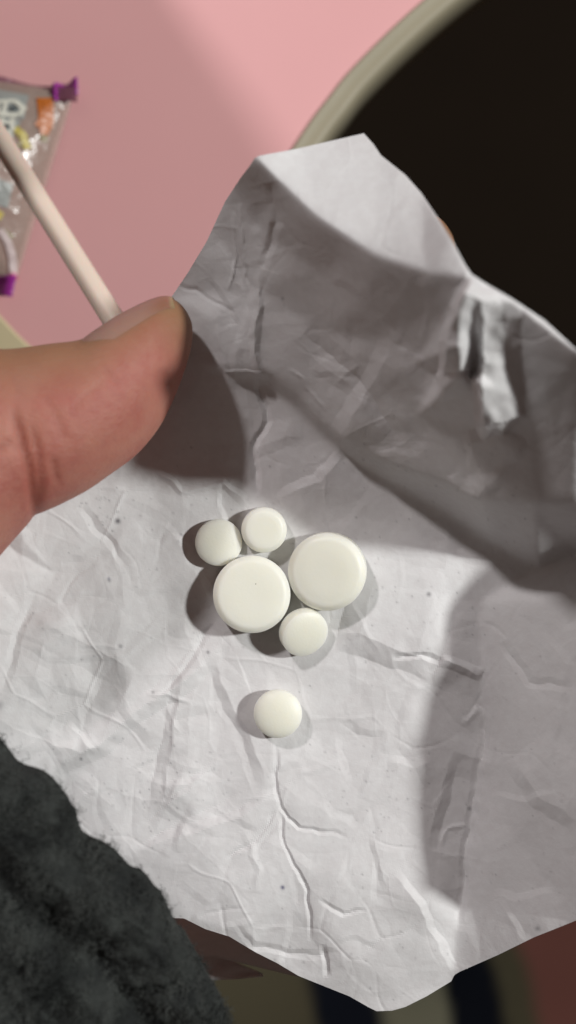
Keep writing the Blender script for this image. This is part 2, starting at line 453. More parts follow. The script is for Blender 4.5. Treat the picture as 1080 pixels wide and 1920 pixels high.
# many short straight folds, mostly fanning out from the middle of the sheet
rf = np.random.default_rng(77)
def fan(n, xr, yr, amp):
    for _ in range(n):
        x, y = rf.uniform(*xr), rf.uniform(*yr)
        a = math.atan2(y - 1080, x - 560) + rf.normal() * .45
        if rf.random() < .25: a += math.pi / 2
        l1, l2 = rf.uniform(30, 90), rf.uniform(20, 70); b = a + rf.normal() * .35
        p1 = (x + l1 * math.cos(a), y + l1 * math.sin(a)); p2 = (p1[0] + l2 * math.cos(b), p1[1] + l2 * math.sin(b))
        crease([(x, y), p1, p2], rf.uniform(7, 15), rf.choice((-1, 1)) * rf.uniform(.3, 1) * amp * .72, side=int(rf.choice((-1, 0, 1, 1))))
fan(46, (0, 460), (980, 1600), .26)
fan(30, (380, 800), (1380, 1860), .26)
fan(16, (600, 860), (1060, 1400), .16)
fan(26, (400, 900), (420, 930), .35)
fan(14, (900, 1180), (1080, 1700), .2)
# pleats gathered at the pinch on the right
def pleat(pl, wl, wr, amp, t0, t1):
    global Z
    d, pos, sd = dist_line(pl)
    prof = np.where(sd > 0, np.clip(1 - d / wl, 0, 1), np.clip(1 - d / wr, 0, 1))
    tap = np.clip(pos / t0, 0, 1) * np.clip((1 - pos) / t1, 0, 1)
    Z = Z + amp * prof * tap
pleat([(884, 522), (860, 568), (841, 640), (834, 700), (844, 748)], 13, 60, 5.0, .12, .25)
pleat([(898, 534), (908, 600), (905, 660), (907, 740), (910, 800), (924, 822)], 16, 74, 5.0, .5, .1)

def sampZ(x, y, A=None):
    A = Z if A is None else A
    fx = np.clip((np.asarray(x) - X0) / ST, 0, NX - 1.001); fy = np.clip((np.asarray(y) - Y0) / ST, 0, NY - 1.001)
    i = fx.astype(int); j = fy.astype(int); a = fx - i; b = fy - j
    return (A[j, i] * (1 - a) + A[j, i + 1] * a) * (1 - b) + (A[j + 1, i] * (1 - a) + A[j + 1, i + 1] * a) * b

outline = [(-185, 985), (-60, 925), (120, 770), (240, 670), (318, 562), (352, 512), (388, 452), (422, 378), (452, 332), (466, 314), (478, 296), (486, 292), (556, 279), (682, 250), (700, 270), (714, 291), (760, 328), (790, 362),
           (822, 410), (850, 455), (872, 496), (884, 514), (905, 528), (960, 560), (1020, 600), (1080, 655), (1150, 722), (1215, 792), (1232, 868), (1220, 1006), (1216, 1100), (1206, 1393), (1190, 1682), (1080, 1726), (1000, 1758), (935, 1790), (862, 1822), (852, 1828), (846, 1840),
           (800, 1868), (760, 1888), (735, 1895), (706, 1896), (690, 1888), (655, 1868), (610, 1850), (560, 1830), (520, 1806), (480, 1786), (430, 1756), (385, 1742), (345, 1722), (280, 1720), (200, 1650), (60, 1560), (-80, 1500), (-185, 1470)]
Q = np.array(outline, float)
def inside(px, py):
    r = np.zeros(px.shape, bool)
    for (xa, ya), (xb, yb) in zip(Q, np.roll(Q, -1, 0)):
        c = ((ya > py) != (yb > py)) & (px < (xb - xa) * (py - ya) / (yb - ya + 1e-12) + xa)
        r ^= c
    return r
def paper_mesh():
    IN = inside(GX, GY)
    near = IN.copy()
    for dj in (-1, 0, 1):
        for di in (-1, 0, 1):
            near |= np.roll(np.roll(IN, dj, 0), di, 1)
    PX, PY = GX.copy(), GY.copy()
    # vertices within .6 step of the outline and the ring just outside snap onto it
    band = near & ~IN
    er = IN.copy()
    for dj in (-1, 0, 1):
        for di in (-1, 0, 1):
            er &= np.roll(np.roll(IN, dj, 0), di, 1)
    qx, qy = GX[band], GY[band]
    bd = np.full(qx.shape, 1e9); bx = qx.copy(); by = qy.copy()
    for a, b in zip(Q, np.roll(Q, -1, 0)):
        d = b - a; l2 = (d ** 2).sum()
        t = np.clip(((qx - a[0]) * d[0] + (qy - a[1]) * d[1]) / l2, 0, 1)
        cx, cy = a[0] + t * d[0], a[1] + t * d[1]
        dd = np.hypot(qx - cx, qy - cy); mk = dd < bd
        bd[mk] = dd[mk]; bx[mk] = cx[mk]; by[mk] = cy[mk]
    PX[band] = bx; PY[band] = by
    ZZ = sampZ(PX, PY)
    idx = -np.ones(GX.shape, int); idx[near] = np.arange(near.sum())
    q = near[:-1, :-1] & near[1:, :-1] & near[:-1, 1:] & near[1:, 1:] & (IN[:-1, :-1] | IN[1:, :-1] | IN[:-1, 1:] | IN[1:, 1:])
    F = np.stack([idx[:-1, :-1][q], idx[1:, :-1][q], idx[1:, 1:][q], idx[:-1, 1:][q]], 1)
    k = (D - ZZ) / D
    V = np.stack([(PX - 540) / S * k, (960 - PY) / S * k, ZZ], -1)[near] * MM
    me = bpy.data.meshes.new('paper')
    me.vertices.add(len(V)); me.vertices.foreach_set('co', V.ravel())
    me.loops.add(F.size); me.loops.foreach_set('vertex_index', F.ravel())
    me.polygons.add(len(F)); me.polygons.foreach_set('loop_start', np.arange(0, F.size, 4)); 
    me.update(calc_edges=True); me.validate()
    # dirt specks
    dirt = np.zeros(GX.shape); ink = np.zeros(GX.shape)
    r = np.random.default_rng(21)
    def spot(arr, x, y, rad, a):
        i0, i1 = int((x - rad * 3 - X0) / ST), int((x + rad * 3 - X0) / ST) + 2
        j0, j1 = int((y - rad * 3 - Y0) / ST), int((y + rad * 3 - Y0) / ST) + 2
        i0 = max(i0, 0); j0 = max(j0, 0)
        sub = (slice(j0, j1), slice(i0, i1))
        arr[sub] = np.maximum(arr[sub], a * np.exp(-((GX[sub] - x) ** 2 + (GY[sub] - y) ** 2) / rad ** 2))
    for _ in range(1100):
        x, y = r.uniform(0, 1080), r.uniform(820, 1880)
        spot(dirt, x, y, r.uniform(1.1, 2.3), .05 + .4 * r.random() ** 3)
    for cx, cy, sx, sy, nn in ((200, 960, 50, 25, 30), (270, 1480, 60, 40, 45), (760, 1120, 80, 60, 25), (700, 1500, 60, 50, 25)):
        for _ in range(nn):
            spot(dirt, r.normal(cx, sx), r.normal(cy, sy), r.uniform(1.3, 2.2), r.uniform(.15, .5))
    for x, y, rad, a in ((221, 977, 5, .9), (226, 1212, 4, .6), (287, 1298, 3, .6), (205, 1089, 3, .5), (390, 1223, 3, .7), (1008, 1741, 5, .5), (880, 1516, 4, .6), (804, 1114, 4, .7), (152, 1423, 3, .7), (530, 560, 3, .5), (0, 1322, 8, .35)):
        spot(dirt, x, y, rad, a)
    spot(ink, 530, 1664, 3.6, .95); spot(ink, 204, 1085, 3, .5)
    for nm, A in (('dirt', dirt), ('ink', ink)):
        at = me.attributes.new(nm, 'FLOAT', 'POINT'); at.data.foreach_set('value', A[near])
    return me
paper = thing('crumpled_paper', 'creased sheet of white paper cradling the six pills', 'paper')
sheet = obj('sheet', paper_mesh(), M_paper, paper)
so = sheet.modifiers.new('thickness', 'SOLIDIFY'); so.thickness = .00011; so.offset = -1

sheet.data.polygons.foreach_set('use_smooth', [False] * len(sheet.data.polygons))
# lower edge turned under, next to the sleeve
def patch(name, top, bot, za, zb, nu, nv, mat, parent, bulge=0):
    top = np.array(top, float); bot = np.array(bot, float); v = []; f = []
    for j in range(nv):
        b = j / (nv - 1)
        for i in range(nu):
            t = i / (nu - 1) * (len(top) - 1); k = min(int(t), len(top) - 2); a = t - k
            p = (top[k] * (1 - a) + top[k + 1] * a) * (1 - b) + (bot[k] * (1 - a) + bot[k + 1] * a) * b
            z = za * (1 - b) + zb * b + bulge * math.sin(math.pi * b) + .15 * math.sin(i * .7 + j)
            v.append(un(p[0], p[1], z))
    for j in range(nv - 1):
        for i in range(nu - 1):
            f.append((j * nu + i, (j + 1) * nu + i, (j + 1) * nu + i + 1, j * nu + i + 1))
    me = mesh(name, v, f)
    o = obj(name, me, mat, parent)
    sm = o.modifiers.new('thickness', 'SOLIDIFY'); sm.thickness = .00011
    return o
patch('turned_under_edge', [(240, 1640), (345, 1700), (430, 1735), (500, 1775), (570, 1815)], [(240, 1800), (330, 1795), (405, 1795), (490, 1815), (560, 1832)], -7, -16, 30, 12, M_paper, paper, -1.5)
patch('turned_under_edge', [(300, 1770), (350, 1788), (400, 1783), (440, 1803), (492, 1826)], [(300, 1850), (360, 1848), (400, 1838), (440, 1836), (494, 1831)], -20.5, -20.0, 24, 8, M_paper, paper, 0)

# ------------------------------------------------------------------ pills
def lathe(profile, seg=96):
    v = []; f = []
    n = len(profile)
    for i in range(seg):
        a = 2 * math.pi * i / seg
        for r, z in profile: v.append((r * math.cos(a), r * math.sin(a), z))
    for i in range(seg):
        j = (i + 1) % seg
        for k in range(n - 1): f.append((i * n + k, j * n + k, j * n + k + 1, i * n + k + 1))
    return v, f
def smooth_profile(pts, n=4):
    P = np.array(pts, float); out = []
    for i in range(len(P) - 1):
        p0, p1, p2, p3 = P[max(i - 1, 0)], P[i], P[i + 1], P[min(i + 2, len(P) - 1)]
        for k in range(n):
            t = k / n
            q = .5 * ((2 * p1) + (-p0 + p2) * t + (2 * p0 - 5 * p1 + 4 * p2 - p3) * t * t + (-p0 + 3 * p1 - 3 * p2 + p3) * t ** 3)
            out.append((max(q[0], 1e-4), q[1]))
    out.append((max(P[-1][0], 1e-4), P[-1][1]))
    return out
def flat_profile(R, H, ch, dish=.0):
    """bevel-edged tablet: flat faces, sloping chamfer, straight band"""
    return smooth_profile([(0, 0), (R - ch - .5, 0), (R - ch, .06), (R - .12, ch * .62), (R, ch * .62 + .18), (R, H - ch * .62 - .3), (R - .16, H - ch * .62), (R - ch * .55, H - .24), (R - ch * .95, H - .06), (R - ch - .5, H + .0), (R * .5, H + dish), (0, H + dish)])
def dome_profile(R, band, dome):
    pts = []
    for k in range(9):
        a = k / 8 * math.pi / 2
        pts.append((R * math.sin(a) * (.985 if k < 8 else .985), dome * (1 - math.cos(a) ** 1.0)))
    pts = [(R * .97 * math.sin(k / 8 * 1.25) / math.sin(1.25), dome * (1 - (math.cos(k / 8 * 1.25) - math.cos(1.25)) / (1 - math.cos(1.25)))) for k in range(9)]
    pts += [(R, dome + .14), (R, dome + band - .14)]
    pts += [(r, 2 * dome + band - z) for r, z in pts[8::-1]]
    return smooth_profile(pts, 3)
def pill(px, py, z, prof, mat, label, tilt=(0, 0), rz=0):
    v, f = lathe(prof)
    me = mesh('pill', v, f)
    o = obj('pill', me, mat)
    cx, cy, _ = un(px, py, z)
    H = max(p[1] for p in prof)
    # keep the picture position of the middle of the body
    k = (D - z - H / 2) / D
    o.location = ((px - 540) / S * k * MM, (960 - py) / S * k * MM, z * MM)
    o.rotation_euler = (math.radians(tilt[0]), math.radians(tilt[1]), rz)
    # turn about the body centre
    ctr = Vector((0, 0, H / 2 * MM)); R = o.rotation_euler.to_matrix()
    o.location = Vector(o.location) + ctr - R @ ctr
    tag(o, label, 'pill', 'white pills lying on the crumpled paper')
    return o
BIG = 4.98
pill(410, 1017, .15, dome_profile(3.02, 1.0, .6), M_pill2, 'small domed white pill at the upper left of the cluster, touching two others', (1, 7))
pill(495, 993, .15, flat_profile(2.92, 2.7, .62), M_pill, 'small flat white pill with a sloping rim, topmost of the cluster', (3, 3))
p3 = pill(472, 1114, .1, flat_profile(4.95, 3.5, .78, .06), M_pill, 'large round flat white pill with one dark speck on its face', (-2, 2))
pill(614, 1071, .35, flat_profile(5.0, 3.6, .85, .10), M_pill, 'large round flat white pill on the right of the cluster, slightly tilted', (3, -7))
pill(569, 1185, .75, dome_profile(3.12, 1.5, .5), M_pill2, 'small domed white pill tipped on edge under the right large pill', (21, 22))
pill(521, 1338, .1, dome_profile(3.12, .8, .78), M_pill2, 'small domed white pill lying alone below the cluster', (0, 0))
# the speck on the large pill's face
v, f = lathe(smooth_profile([(0, 0), (.08, 0), (.09, .015), (.05, .03), (0, .032)], 2), 12)
s = obj('speck', mesh('speck', v, f), M_speck, p3); s.location = (.5 * MM, 1.35 * MM, 3.545 * MM)

# ------------------------------------------------------------------ hand
def catmull(P, n):
    P = np.array(P, float); out = []
    for i in range(len(P) - 1):
        p0, p1, p2, p3 = P[max(i - 1, 0)], P[i], P[i + 1], P[min(i + 2, len(P) - 1)]
        for k in range(n):
            t = k / n
            out.append(.5 * ((2 * p1) + (-p0 + p2) * t + (2 * p0 - 5 * p1 + 4 * p2 - p3) * t * t + (-p0 + 3 * p1 - 3 * p2 + p3) * t ** 3))
    out.append(P[-1]); return np.array(out)
# thumb: pairs of outline points (upper, lower), height of the axis, half depth
TH = [((-20, 655), (-20, 1062), 17.8, 9.0), ((25, 655), (34, 1000), 17.3, 8.4), ((60, 651), (66, 968), 16.9, 8.1), ((100, 645), (108, 948), 16.4, 8.1), ((140, 641), (160, 921), 15.6, 8.0), ((165, 634), (202, 892), 14.9, 7.9),
      ((215, 601), (254, 853), 13.6, 7.6), ((255, 579), (298, 800), 12.4, 7.0), ((290, 563), (327, 742), 11.5, 6.0), ((314, 558), (346, 692), 11.0, 4.8), ((334, 566), (357, 655), 10.7, 3.5), ((349, 582), (361, 626), 10.6, 1.9), ((357, 597), (361, 608), 10.6, .5)]
rows = []
for (tx, ty), (bx, by), z, hd in TH:
    t = np.array(un(tx, ty, z)); b = np.array(un(bx, by, z))
    rows.append(np.concatenate([(t + b) / 2, (t - b) / 2, [hd]]))
rows = catmull(rows, 10)
def ring(c, u, wv, n=64, pw=2.15):
    out = []
    for k in range(n):
        a = 2 * math.pi * k / n; ca, sa = math.cos(a), math.sin(a)
        out.append(c + u * math.copysign(abs(ca) ** (2 / pw), ca) + wv * math.copysign(abs(sa) ** (2 / pw), sa))
    return out
def loft(rings):
    n = len(rings[0]); v = [p for r in rings for p in r]; f = []
    for i in range(len(rings) - 1):
        for k in range(n):
            j = (k + 1) % n
            f.append((i * n + k, i * n + j, (i + 1) * n + j, (i + 1) * n + k))
    f.append(tuple(range(n))[::-1]); f.append(tuple(range((len(rings) - 1) * n, len(rings) * n)))
    return v, f
Zv = np.array([0, 0, 1.0])
thumb_rings = [ring(r[:3], r[3:6], Zv * r[6]) for r in rows]
# towards the palm: away to the left, then down and under
b0 = rows[0]
back = []
for c, u, wd in (((-58, -13, -4), (3, 12.5, 4), 10), ((-50, -9, 9), (2.5, 13.2, 1), 9.6), ((-42, -3, 16.2), (1.0, 13.6, 0), 9.2)):
    c = np.array(c, float); u = np.array(u, float)
    ax = np.array((.75, .5, .45)); ww = np.cross(ax, u); ww = ww / np.linalg.norm(ww) * wd
    if ww[2] < 0: ww = -ww
    back.append(ring(c, u, ww))
parts = [loft(back + thumb_rings)]
def tube(pts, radii, n=28):
    P = catmull([(*p, r) for p, r in zip(pts, radii)], 8); rings = []
    for i in range(len(P)):
        t = P[min(i + 1, len(P) - 1), :3] - P[max(i - 1, 0), :3]; t /= np.linalg.norm(t)
        u = np.cross(t, (.3, -.5, .81)); u /= np.linalg.norm(u); w2 = np.cross(t, u)
        rings.append(ring(P[i, :3], u * P[i, 3], w2 * P[i, 3] * .92, n, 2))
    end = P[-1]; t = P[-1, :3] - P[-3, :3]; t /= np.linalg.norm(t)
    for k in (.3, .6, .85, .98):
        u = np.cross(t, (.3, -.5, .81)); u /= np.linalg.norm(u); w2 = np.cross(t, u)
        rings.append(ring(end[:3] + t * end[3] * .95 * k, u * end[3] * math.sqrt(1 - k * k), w2 * end[3] * .92 * math.sqrt(1 - k * k), n, 2))
    return loft(rings)
e = np.array((.77, -.64, 0))
palm = [((-60, -80, 0), 24, 14), ((-48, -62, -6), 22, 13.5), ((-33, -36, -20), 25, 12.5), ((-14, -16, -21), 36, 12), ((-3, -3, -21), 35, 10.5), ((4, 5, -21), 32, 7), ((7, 9, -21), 26, 3)]
parts.append(loft([ring(np.array(c, float), e * a, Zv * b, 48, 2.4) for c, a, b in palm]))
parts.append(tube([(-30, -34, -18), (-46, -30, -14), (-57, -18, -10), (-56, -12, -6)], [13, 12.5, 11, 9.5]))     # thumb's ball
parts.append(tube([(-14, 10, -21), (-3, 22, -17), (9.5, 32, -7), (14.0, 31.5, 9), (14.6, 26.8, 22.5)], [8.6, 8.2, 7.0, 6.2, 4.8]))
parts.append(tube([(-2, 2, -21), (10, 8, -22), (24, 13, -20), (33, 13, -12), (35, 10, -4)], [9, 8.8, 8, 7.2, 6]))
parts.append(tube([(8, -8, -21), (22, 2, -22), (35, 8, -20), (42, 9, -13), (43, 7, -6)], [8.6, 8.3, 7.6, 6.8, 5.8]))
parts.append(tube([(17, -19, -21), (29, -9, -22), (38, -4, -20), (43, -3, -15), (44, -4, -10)], [7.6, 7.2, 6.6, 6, 5]))
v = []; f = []
for pv, pf in parts:
    o_ = len(v); v += [tuple(p) for p in pv]; f += [tuple(i + o_ for i in q) for q in pf]
src = bpy.data.objects.new('hand_source', mesh('hand_source', v, f)); col.objects.link(src)
rm = src.modifiers.new('r', 'REMESH'); rm.mode = 'VOXEL'; rm.voxel_size = .00042
sm = src.modifiers.new('s', 'SMOOTH'); sm.factor = .5; sm.iterations = 8
dg = bpy.context.evaluated_depsgraph_get()
me = bpy.data.meshes.new_from_object(src.evaluated_get(dg), depsgraph=dg)
bpy.data.objects.remove(src)
me.name = 'hand'
nv = len(me.vertices)
co = np.zeros(nv * 3); me.vertices.foreach_get('co', co); co = co.reshape(-1, 3) / MM
nr = np.zeros(nv * 3); me.vertices.foreach_get('normal', nr); nr = nr.reshape(-1, 3)
kk = D / (D - co[:, 2]); PXv = 540 + co[:, 0] * kk * S; PYv = 960 - co[:, 1] * kk * S
def seg_d(pl):
    best = np.full(nv, 1e9); pos = np.zeros(nv); L_ = [math.dist(a, b) for a, b in zip(pl, pl[1:])]; T = sum(L_); acc = 0
    for (a, b), l in zip(zip(pl, pl[1:]), L_):
        ux, uy = (b[0] - a[0]) / l, (b[1] - a[1]) / l
        t = np.clip((PXv - a[0]) * ux + (PYv - a[1]) * uy, 0, l)
        d = np.hypot(PXv - a[0] - t * ux, PYv - a[1] - t * uy); mk = d < best
        best[mk] = d[mk]; pos[mk] = ((acc + t) / T)[mk]; acc += l
    return best, pos
up = (co[:, 2] > 5)
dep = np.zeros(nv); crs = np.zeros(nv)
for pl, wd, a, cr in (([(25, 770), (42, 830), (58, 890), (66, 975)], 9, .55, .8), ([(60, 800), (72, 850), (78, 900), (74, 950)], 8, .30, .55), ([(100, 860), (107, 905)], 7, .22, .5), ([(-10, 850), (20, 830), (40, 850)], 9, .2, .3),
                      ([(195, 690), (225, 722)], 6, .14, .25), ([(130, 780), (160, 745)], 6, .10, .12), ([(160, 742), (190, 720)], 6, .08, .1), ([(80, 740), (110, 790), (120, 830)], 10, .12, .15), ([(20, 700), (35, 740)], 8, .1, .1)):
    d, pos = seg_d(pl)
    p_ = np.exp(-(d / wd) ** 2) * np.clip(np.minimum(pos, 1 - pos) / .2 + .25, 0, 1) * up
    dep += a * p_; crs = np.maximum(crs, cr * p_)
co -= nr * dep[:, None]
me.vertices.foreach_set('co', (co * MM).ravel()); me.update()
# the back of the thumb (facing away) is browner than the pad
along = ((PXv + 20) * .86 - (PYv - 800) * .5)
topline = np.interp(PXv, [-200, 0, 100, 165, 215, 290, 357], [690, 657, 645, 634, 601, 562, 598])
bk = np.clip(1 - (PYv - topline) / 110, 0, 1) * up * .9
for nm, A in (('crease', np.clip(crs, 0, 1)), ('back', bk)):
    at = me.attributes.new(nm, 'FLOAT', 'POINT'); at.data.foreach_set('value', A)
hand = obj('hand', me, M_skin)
tag(hand, 'left hand holding the paper, thumb pressed on its left edge', 'hand')
# thumbnail
nv_, nf_, tipA, midA = [], [], [], []
i0, i1 = 46, 97
NT = 28
Lr = list(range(i0, i1))
for q, i in enumerate(Lr):
    r = rows[i]; s_ = q / (len(Lr) - 1)
    ax = rows[min(i + 1, len(rows) - 1)][:3] - rows[i - 1][:3]
    half = 58 * min(1, .35 + 2.2 * s_) if s_ < .3 else 58
    for k in range(NT + 1):
        tt = k / NT * 2 - 1
        a = math.radians(4 + half * tt * .95)
        lift = .988 + .034 * (1 - tt ** 4) * min(1, s_ / .12) + (.022 * max(0, (s_ - .85) / .15))
        ca, sa = math.cos(a), math.sin(a)
        pw = 2.15
        p = r[:3] + (r[3:6] * math.copysign(abs(ca) ** (2 / pw), ca) + Zv * r[6] * math.copysign(abs(sa) ** (2 / pw), sa)) * lift
        nv_.append(tuple(p)); tipA.append(max(0, min(1, (s_ - .90) / .05))); midA.append(max(0, min(1, (s_ - .55) / .25)))
for q in range(len(Lr) - 1):
    for k in range(NT):
        a = q * (NT + 1) + k
        nf_.append((a, a + 1, a + NT + 2, a + NT + 1))
me = mesh('fingernail', nv_, nf_)
for nm, A in (('tip', tipA), ('mid', midA)):
    at = me.attributes.new(nm, 'FLOAT', 'POINT'); at.data.foreach_set('value', A)
nail = obj('fingernail', me, M_nail, hand)
so = nail.modifiers.new('thickness', 'SOLIDIFY'); so.thickness = .00015; so.offset = -1

# ------------------------------------------------------------------ fleece sleeve
# height map of the curled tufts, over (mm along the sleeve, mm round it)
TA, TT = np.meshgrid(np.arange(0, 80, .4), np.arange(0, 160, .4), indexing='ij')
tuft_map = np.zeros(TA.shape); rt = np.random.default_rng(8)
for _ in range(2600):
    ca, ct, rr, hh = rt.uniform(0, 80), rt.uniform(0, 160), rt.uniform(.7, 1.5), rt.uniform(.3, 1.0)
    i0, i1 = max(0, int((ca - 4) / .4)), int((ca + 4) / .4); j0, j1 = max(0, int((ct - 4) / .4)), int((ct + 4) / .4)
    sub = (slice(i0, i1), slice(j0, j1))
    tuft_map[sub] = np.maximum(tuft_map[sub], hh * np.exp(-((TA[sub] - ca) ** 2 + (TT[sub] - ct) ** 2) / rr ** 2))
def tuft(a, th):
    i = min(max(int(a / .4), 0), tuft_map.shape[0] - 1); j = int((th % (2 * math.pi)) * 25 / .4) % tuft_map.shape[1]
    return tuft_map[i, j]
C0 = np.array((-27.7, -36.2, 18.0)); ee = np.array((.733, -.68, 0)); axv = np.array((-.68, -.733, 0))
def sleeve_point(a, th):
    """a: mm along the sleeve from its rim, th: angle round it"""
    rim = -6.5 * math.sin(th)
    # rolled hem, a groove behind it, then the body of the sleeve
    edge = 1 - max(0, 1 - a / 5) ** 2 * .35
    groove = 1 - .17 * math.exp(-((a - 8.5) / 1.8) ** 2)
    sc_ = edge * groove + .055 * (tuft(a, th) - .3)
    lump = 1 + .02 * math.sin(3 * th + a * .12) + .015 * math.sin(7 * th - a * .3) + .016 * math.sin(23 * th + 1.3 * a) * math.sin(17 * th - 1.7 * a + 2) + .03 * math.sin(9 * th + .5 * a + 1) * math.sin(13 * th - .45 * a)
    return C0 + axv * (a + rim * math.exp(-a / 40)) + axv * (.5 * math.sin(5 * th + 1) + .45 * math.sin(9 * th + 2) + .3 * math.sin(14 * th) + .2 * math.sin(23 * th + .5)) * math.exp(-a / 5) + (ee * 31 * math.cos(th) + Zv * 15 * math.sin(th)) * sc_ * lump
na, nt = 190, 320
v = []; f = []
avals = [0 + 75 * (i / (na - 1)) ** 1.15 for i in range(na)]
# inner lining first
for a_, k_ in ((30, .72), (6, .74), (1.0, .80)):
    for j in range(nt):
        th = 2 * math.pi * j / nt; p = sleeve_point(a_, th); q = C0 + axv * (a_ - 7.5 * math.sin(th) * math.exp(-a_ / 40)); v.append(tuple(q + (p - q) * k_))
for a in avals:
    for j in range(nt): v.append(tuple(sleeve_point(a, 2 * math.pi * j / nt)))
for i in range(na + 2):
    for j in range(nt):
        k = (j + 1) % nt
        f.append((i * nt + j, i * nt + k, (i + 1) * nt + k, (i + 1) * nt + j))
sleeve = thing('fleece_sleeve', 'dark grey fleece cuff covering the lower left of the paper', 'sleeve', (0, 0, 0))
cuff = obj('cuff', mesh('cuff', v, f), M_fleece, sleeve)
# curly pile
NH, PTS = 60000, 5
hc = bpy.data.hair_curves.new('fleece_pile')
hc.add_curves([PTS] * NH)
pos = np.zeros((NH, PTS, 3)); rad = np.zeros((NH, PTS))
r = np.random.default_rng(5)
clx = r.uniform(0, 75, 1500); clt = r.uniform(-.9, math.pi + .4, 1500)
for i in range(NH):
    if r.random() < .75:
        c = r.integers(0, 1500); a = abs(clx[c] + r.normal() * .8); th = clt[c] + r.normal() * .028
        lean = np.array((math.sin(c * 12.9), math.cos(c * 7.3), math.sin(c * 3.7))) * .5
        ln = .9 + 1.4 * ((c * 37) % 100) / 100
    else:
        a = r.uniform(0, 75) ** 1.0; th = r.uniform(-.9, math.pi + .4); lean = r.normal(size=3) * .6; ln = r.uniform(.6, 1.6)
    thin = i % 6 == 0
    if thin: ln = r.uniform(1.4, 3.2)
    p = sleeve_point(a, th)
    q = C0 + axv * max(a, 3.5) + axv * (-7.5 * math.sin(th) * math.exp(-a / 40))
    nrm = (p - q); nrm /= np.linalg.norm(nrm) + 1e-9
    if a < 2.5: nrm = nrm - axv * .7 * (1 - a / 2.5); nrm /= np.linalg.norm(nrm)
    d = nrm + lean + r.normal(size=3) * .35
    d /= np.linalg.norm(d)
    s1 = np.cross(d, r.normal(size=3)); s1 /= np.linalg.norm(s1); s2 = np.cross(d, s1)
    ph = r.uniform(0, 6.28)
    for k in range(PTS):
        t = k / (PTS - 1)
        pos[i, k] = p + d * ln * (t - .25 * t * t) + (s1 * math.cos(ph + 7 * t) + s2 * math.sin(ph + 7 * t)) * .5 * t
        rad[i, k] = (.018 if thin else .04) * (1 - .5 * t)
hc.attributes['position'].data.foreach_set('vector', (pos * MM).ravel())
at = hc.attributes.get('radius') or hc.attributes.new('radius', 'FLOAT', 'POINT')
at.data.foreach_set('value', (rad * MM).ravel())
hc.materials.append(M_pile)
pile = bpy.data.objects.new('fleece_pile', hc); col.objects.link(pile); pile.parent = sleeve
pile['kind'] = 'stuff'

# ------------------------------------------------------------------ sweet packet on the table
ZP = ZT + 1.0
pk = thing('candy_packet', 'small clear sweet packet with purple crimped ends on the pink table', 'packet', (0, 0, 0))
TL, TR, BR, BL = np.array((-215., 120.)), np.array((140., 172.)), np.array((30., 528.)), np.array((-330., 470.))
def packz(u, v):
    return ZP + 8.5 * (max(0, math.sin(math.pi * min(1, max(0, u)))) ** .6) * (max(0, math.sin(math.pi * min(1, max(0, v)))) ** .5) + .5 * math.sin(9 * u + 13 * v) * math.sin(math.pi * u) * math.sin(math.pi * v)
def packp(u, v, dz=0):
    # the waist of the packet: sides draw in a little
    p = (TL * (1 - u) + TR * u) * (1 - v) + (BL * (1 - u) + BR * u) * v
    z = packz(u, v) + dz
    w = un(p[0], p[1], ZP)
    return (w[0], w[1], z)
nu, nv2 = 50, 60
v = [packp(i / (nu - 1), j / (nv2 - 1)) for j in range(nv2) for i in range(nu)]
v += [(a, b, ZP - .6) for a, b, c_ in v]
f = [(j * nu + i, (j + 1) * nu + i, (j + 1) * nu + i + 1, j * nu + i + 1) for j in range(nv2 - 1) for i in range(nu - 1)]
obj('wrapper', mesh('wrapper', v, f), M_film, pk)
def strip(name, pts, wdt, mat, dz=.35, n=8):
    """printed stroke laid on the packet; pts and width in picture pixels at table depth"""
    Pp = catmull([tuple(p) for p in pts], n) if len(pts) > 2 else np.linspace(pts[0], pts[1], n + 1)
    vv = []; ff = []
    Mx = np.array([TR - TL, BL - TL]).T
    for i, p in enumerate(Pp):
        t = Pp[min(i + 1, len(Pp) - 1)] - Pp[max(i - 1, 0)]; t = t / (np.linalg.norm(t) + 1e-9); nn = np.array((-t[1], t[0]))
        for s_ in (-1, -.33, .33, 1):
            q = p + nn * wdt / 2 * s_
            uv = np.linalg.solve(Mx, q - TL)
            # one Newton style correction for the skewed quad
            for _ in range(3):
                cur = (TL * (1 - uv[0]) + TR * uv[0]) * (1 - uv[1]) + (BL * (1 - uv[0]) + BR * uv[0]) * uv[1]
                uv = uv + np.linalg.solve(Mx, q - cur)
            z = packz(uv[0], uv[1]) + dz
            w_ = un(q[0], q[1], ZP); vv.append((w_[0], w_[1], z))
    for i in range(len(Pp) - 1):
        for k in range(3):
            a = i * 4 + k; ff.append((a, a + 1, a + 5, a + 4))
    return obj(name, mesh(name, vv, ff), mat, pk)
def crimp(px, nrm_px, depth, mat, mat2):
    vv = []; ff = []; n_ = 64; px = np.array(px, float)
    for i in range(n_ + 1):
        t = i / n_ * (len(px) - 1); k = min(int(t), len(px) - 2); a = t - k
        p = px[k] * (1 - a) + px[k + 1] * a
        for j in range(7):
            q = p + np.array(nrm_px) * depth * j / 6
            w_ = un(q[0], q[1], ZP)
            vv.append((w_[0], w_[1], ZP + 1.2 + .35 * (1 if j % 2 else -1) + 1.2 * math.sin(i * .13)))
    for i in range(n_):
        for j in range(6):
            a = i * 7 + j; ff.append((a, a + 1, a + 8, a + 7))
    return obj('crimped_end', mesh('crimped_end', vv, ff), mat, pk)
crimp([(-215, 96), (-100, 130), (12, 147), (60, 158), (100, 166), (148, 172)], (0, 1), 26, M_purple_dull, None)
crimp([(98, 164), (120, 158), (149, 150)], (.05, 1), 34, M_purple, None)
crimp([(-330, 470), (-150, 500), (0, 516), (36, 520)], (-.2, 1), 40, M_purple, None)
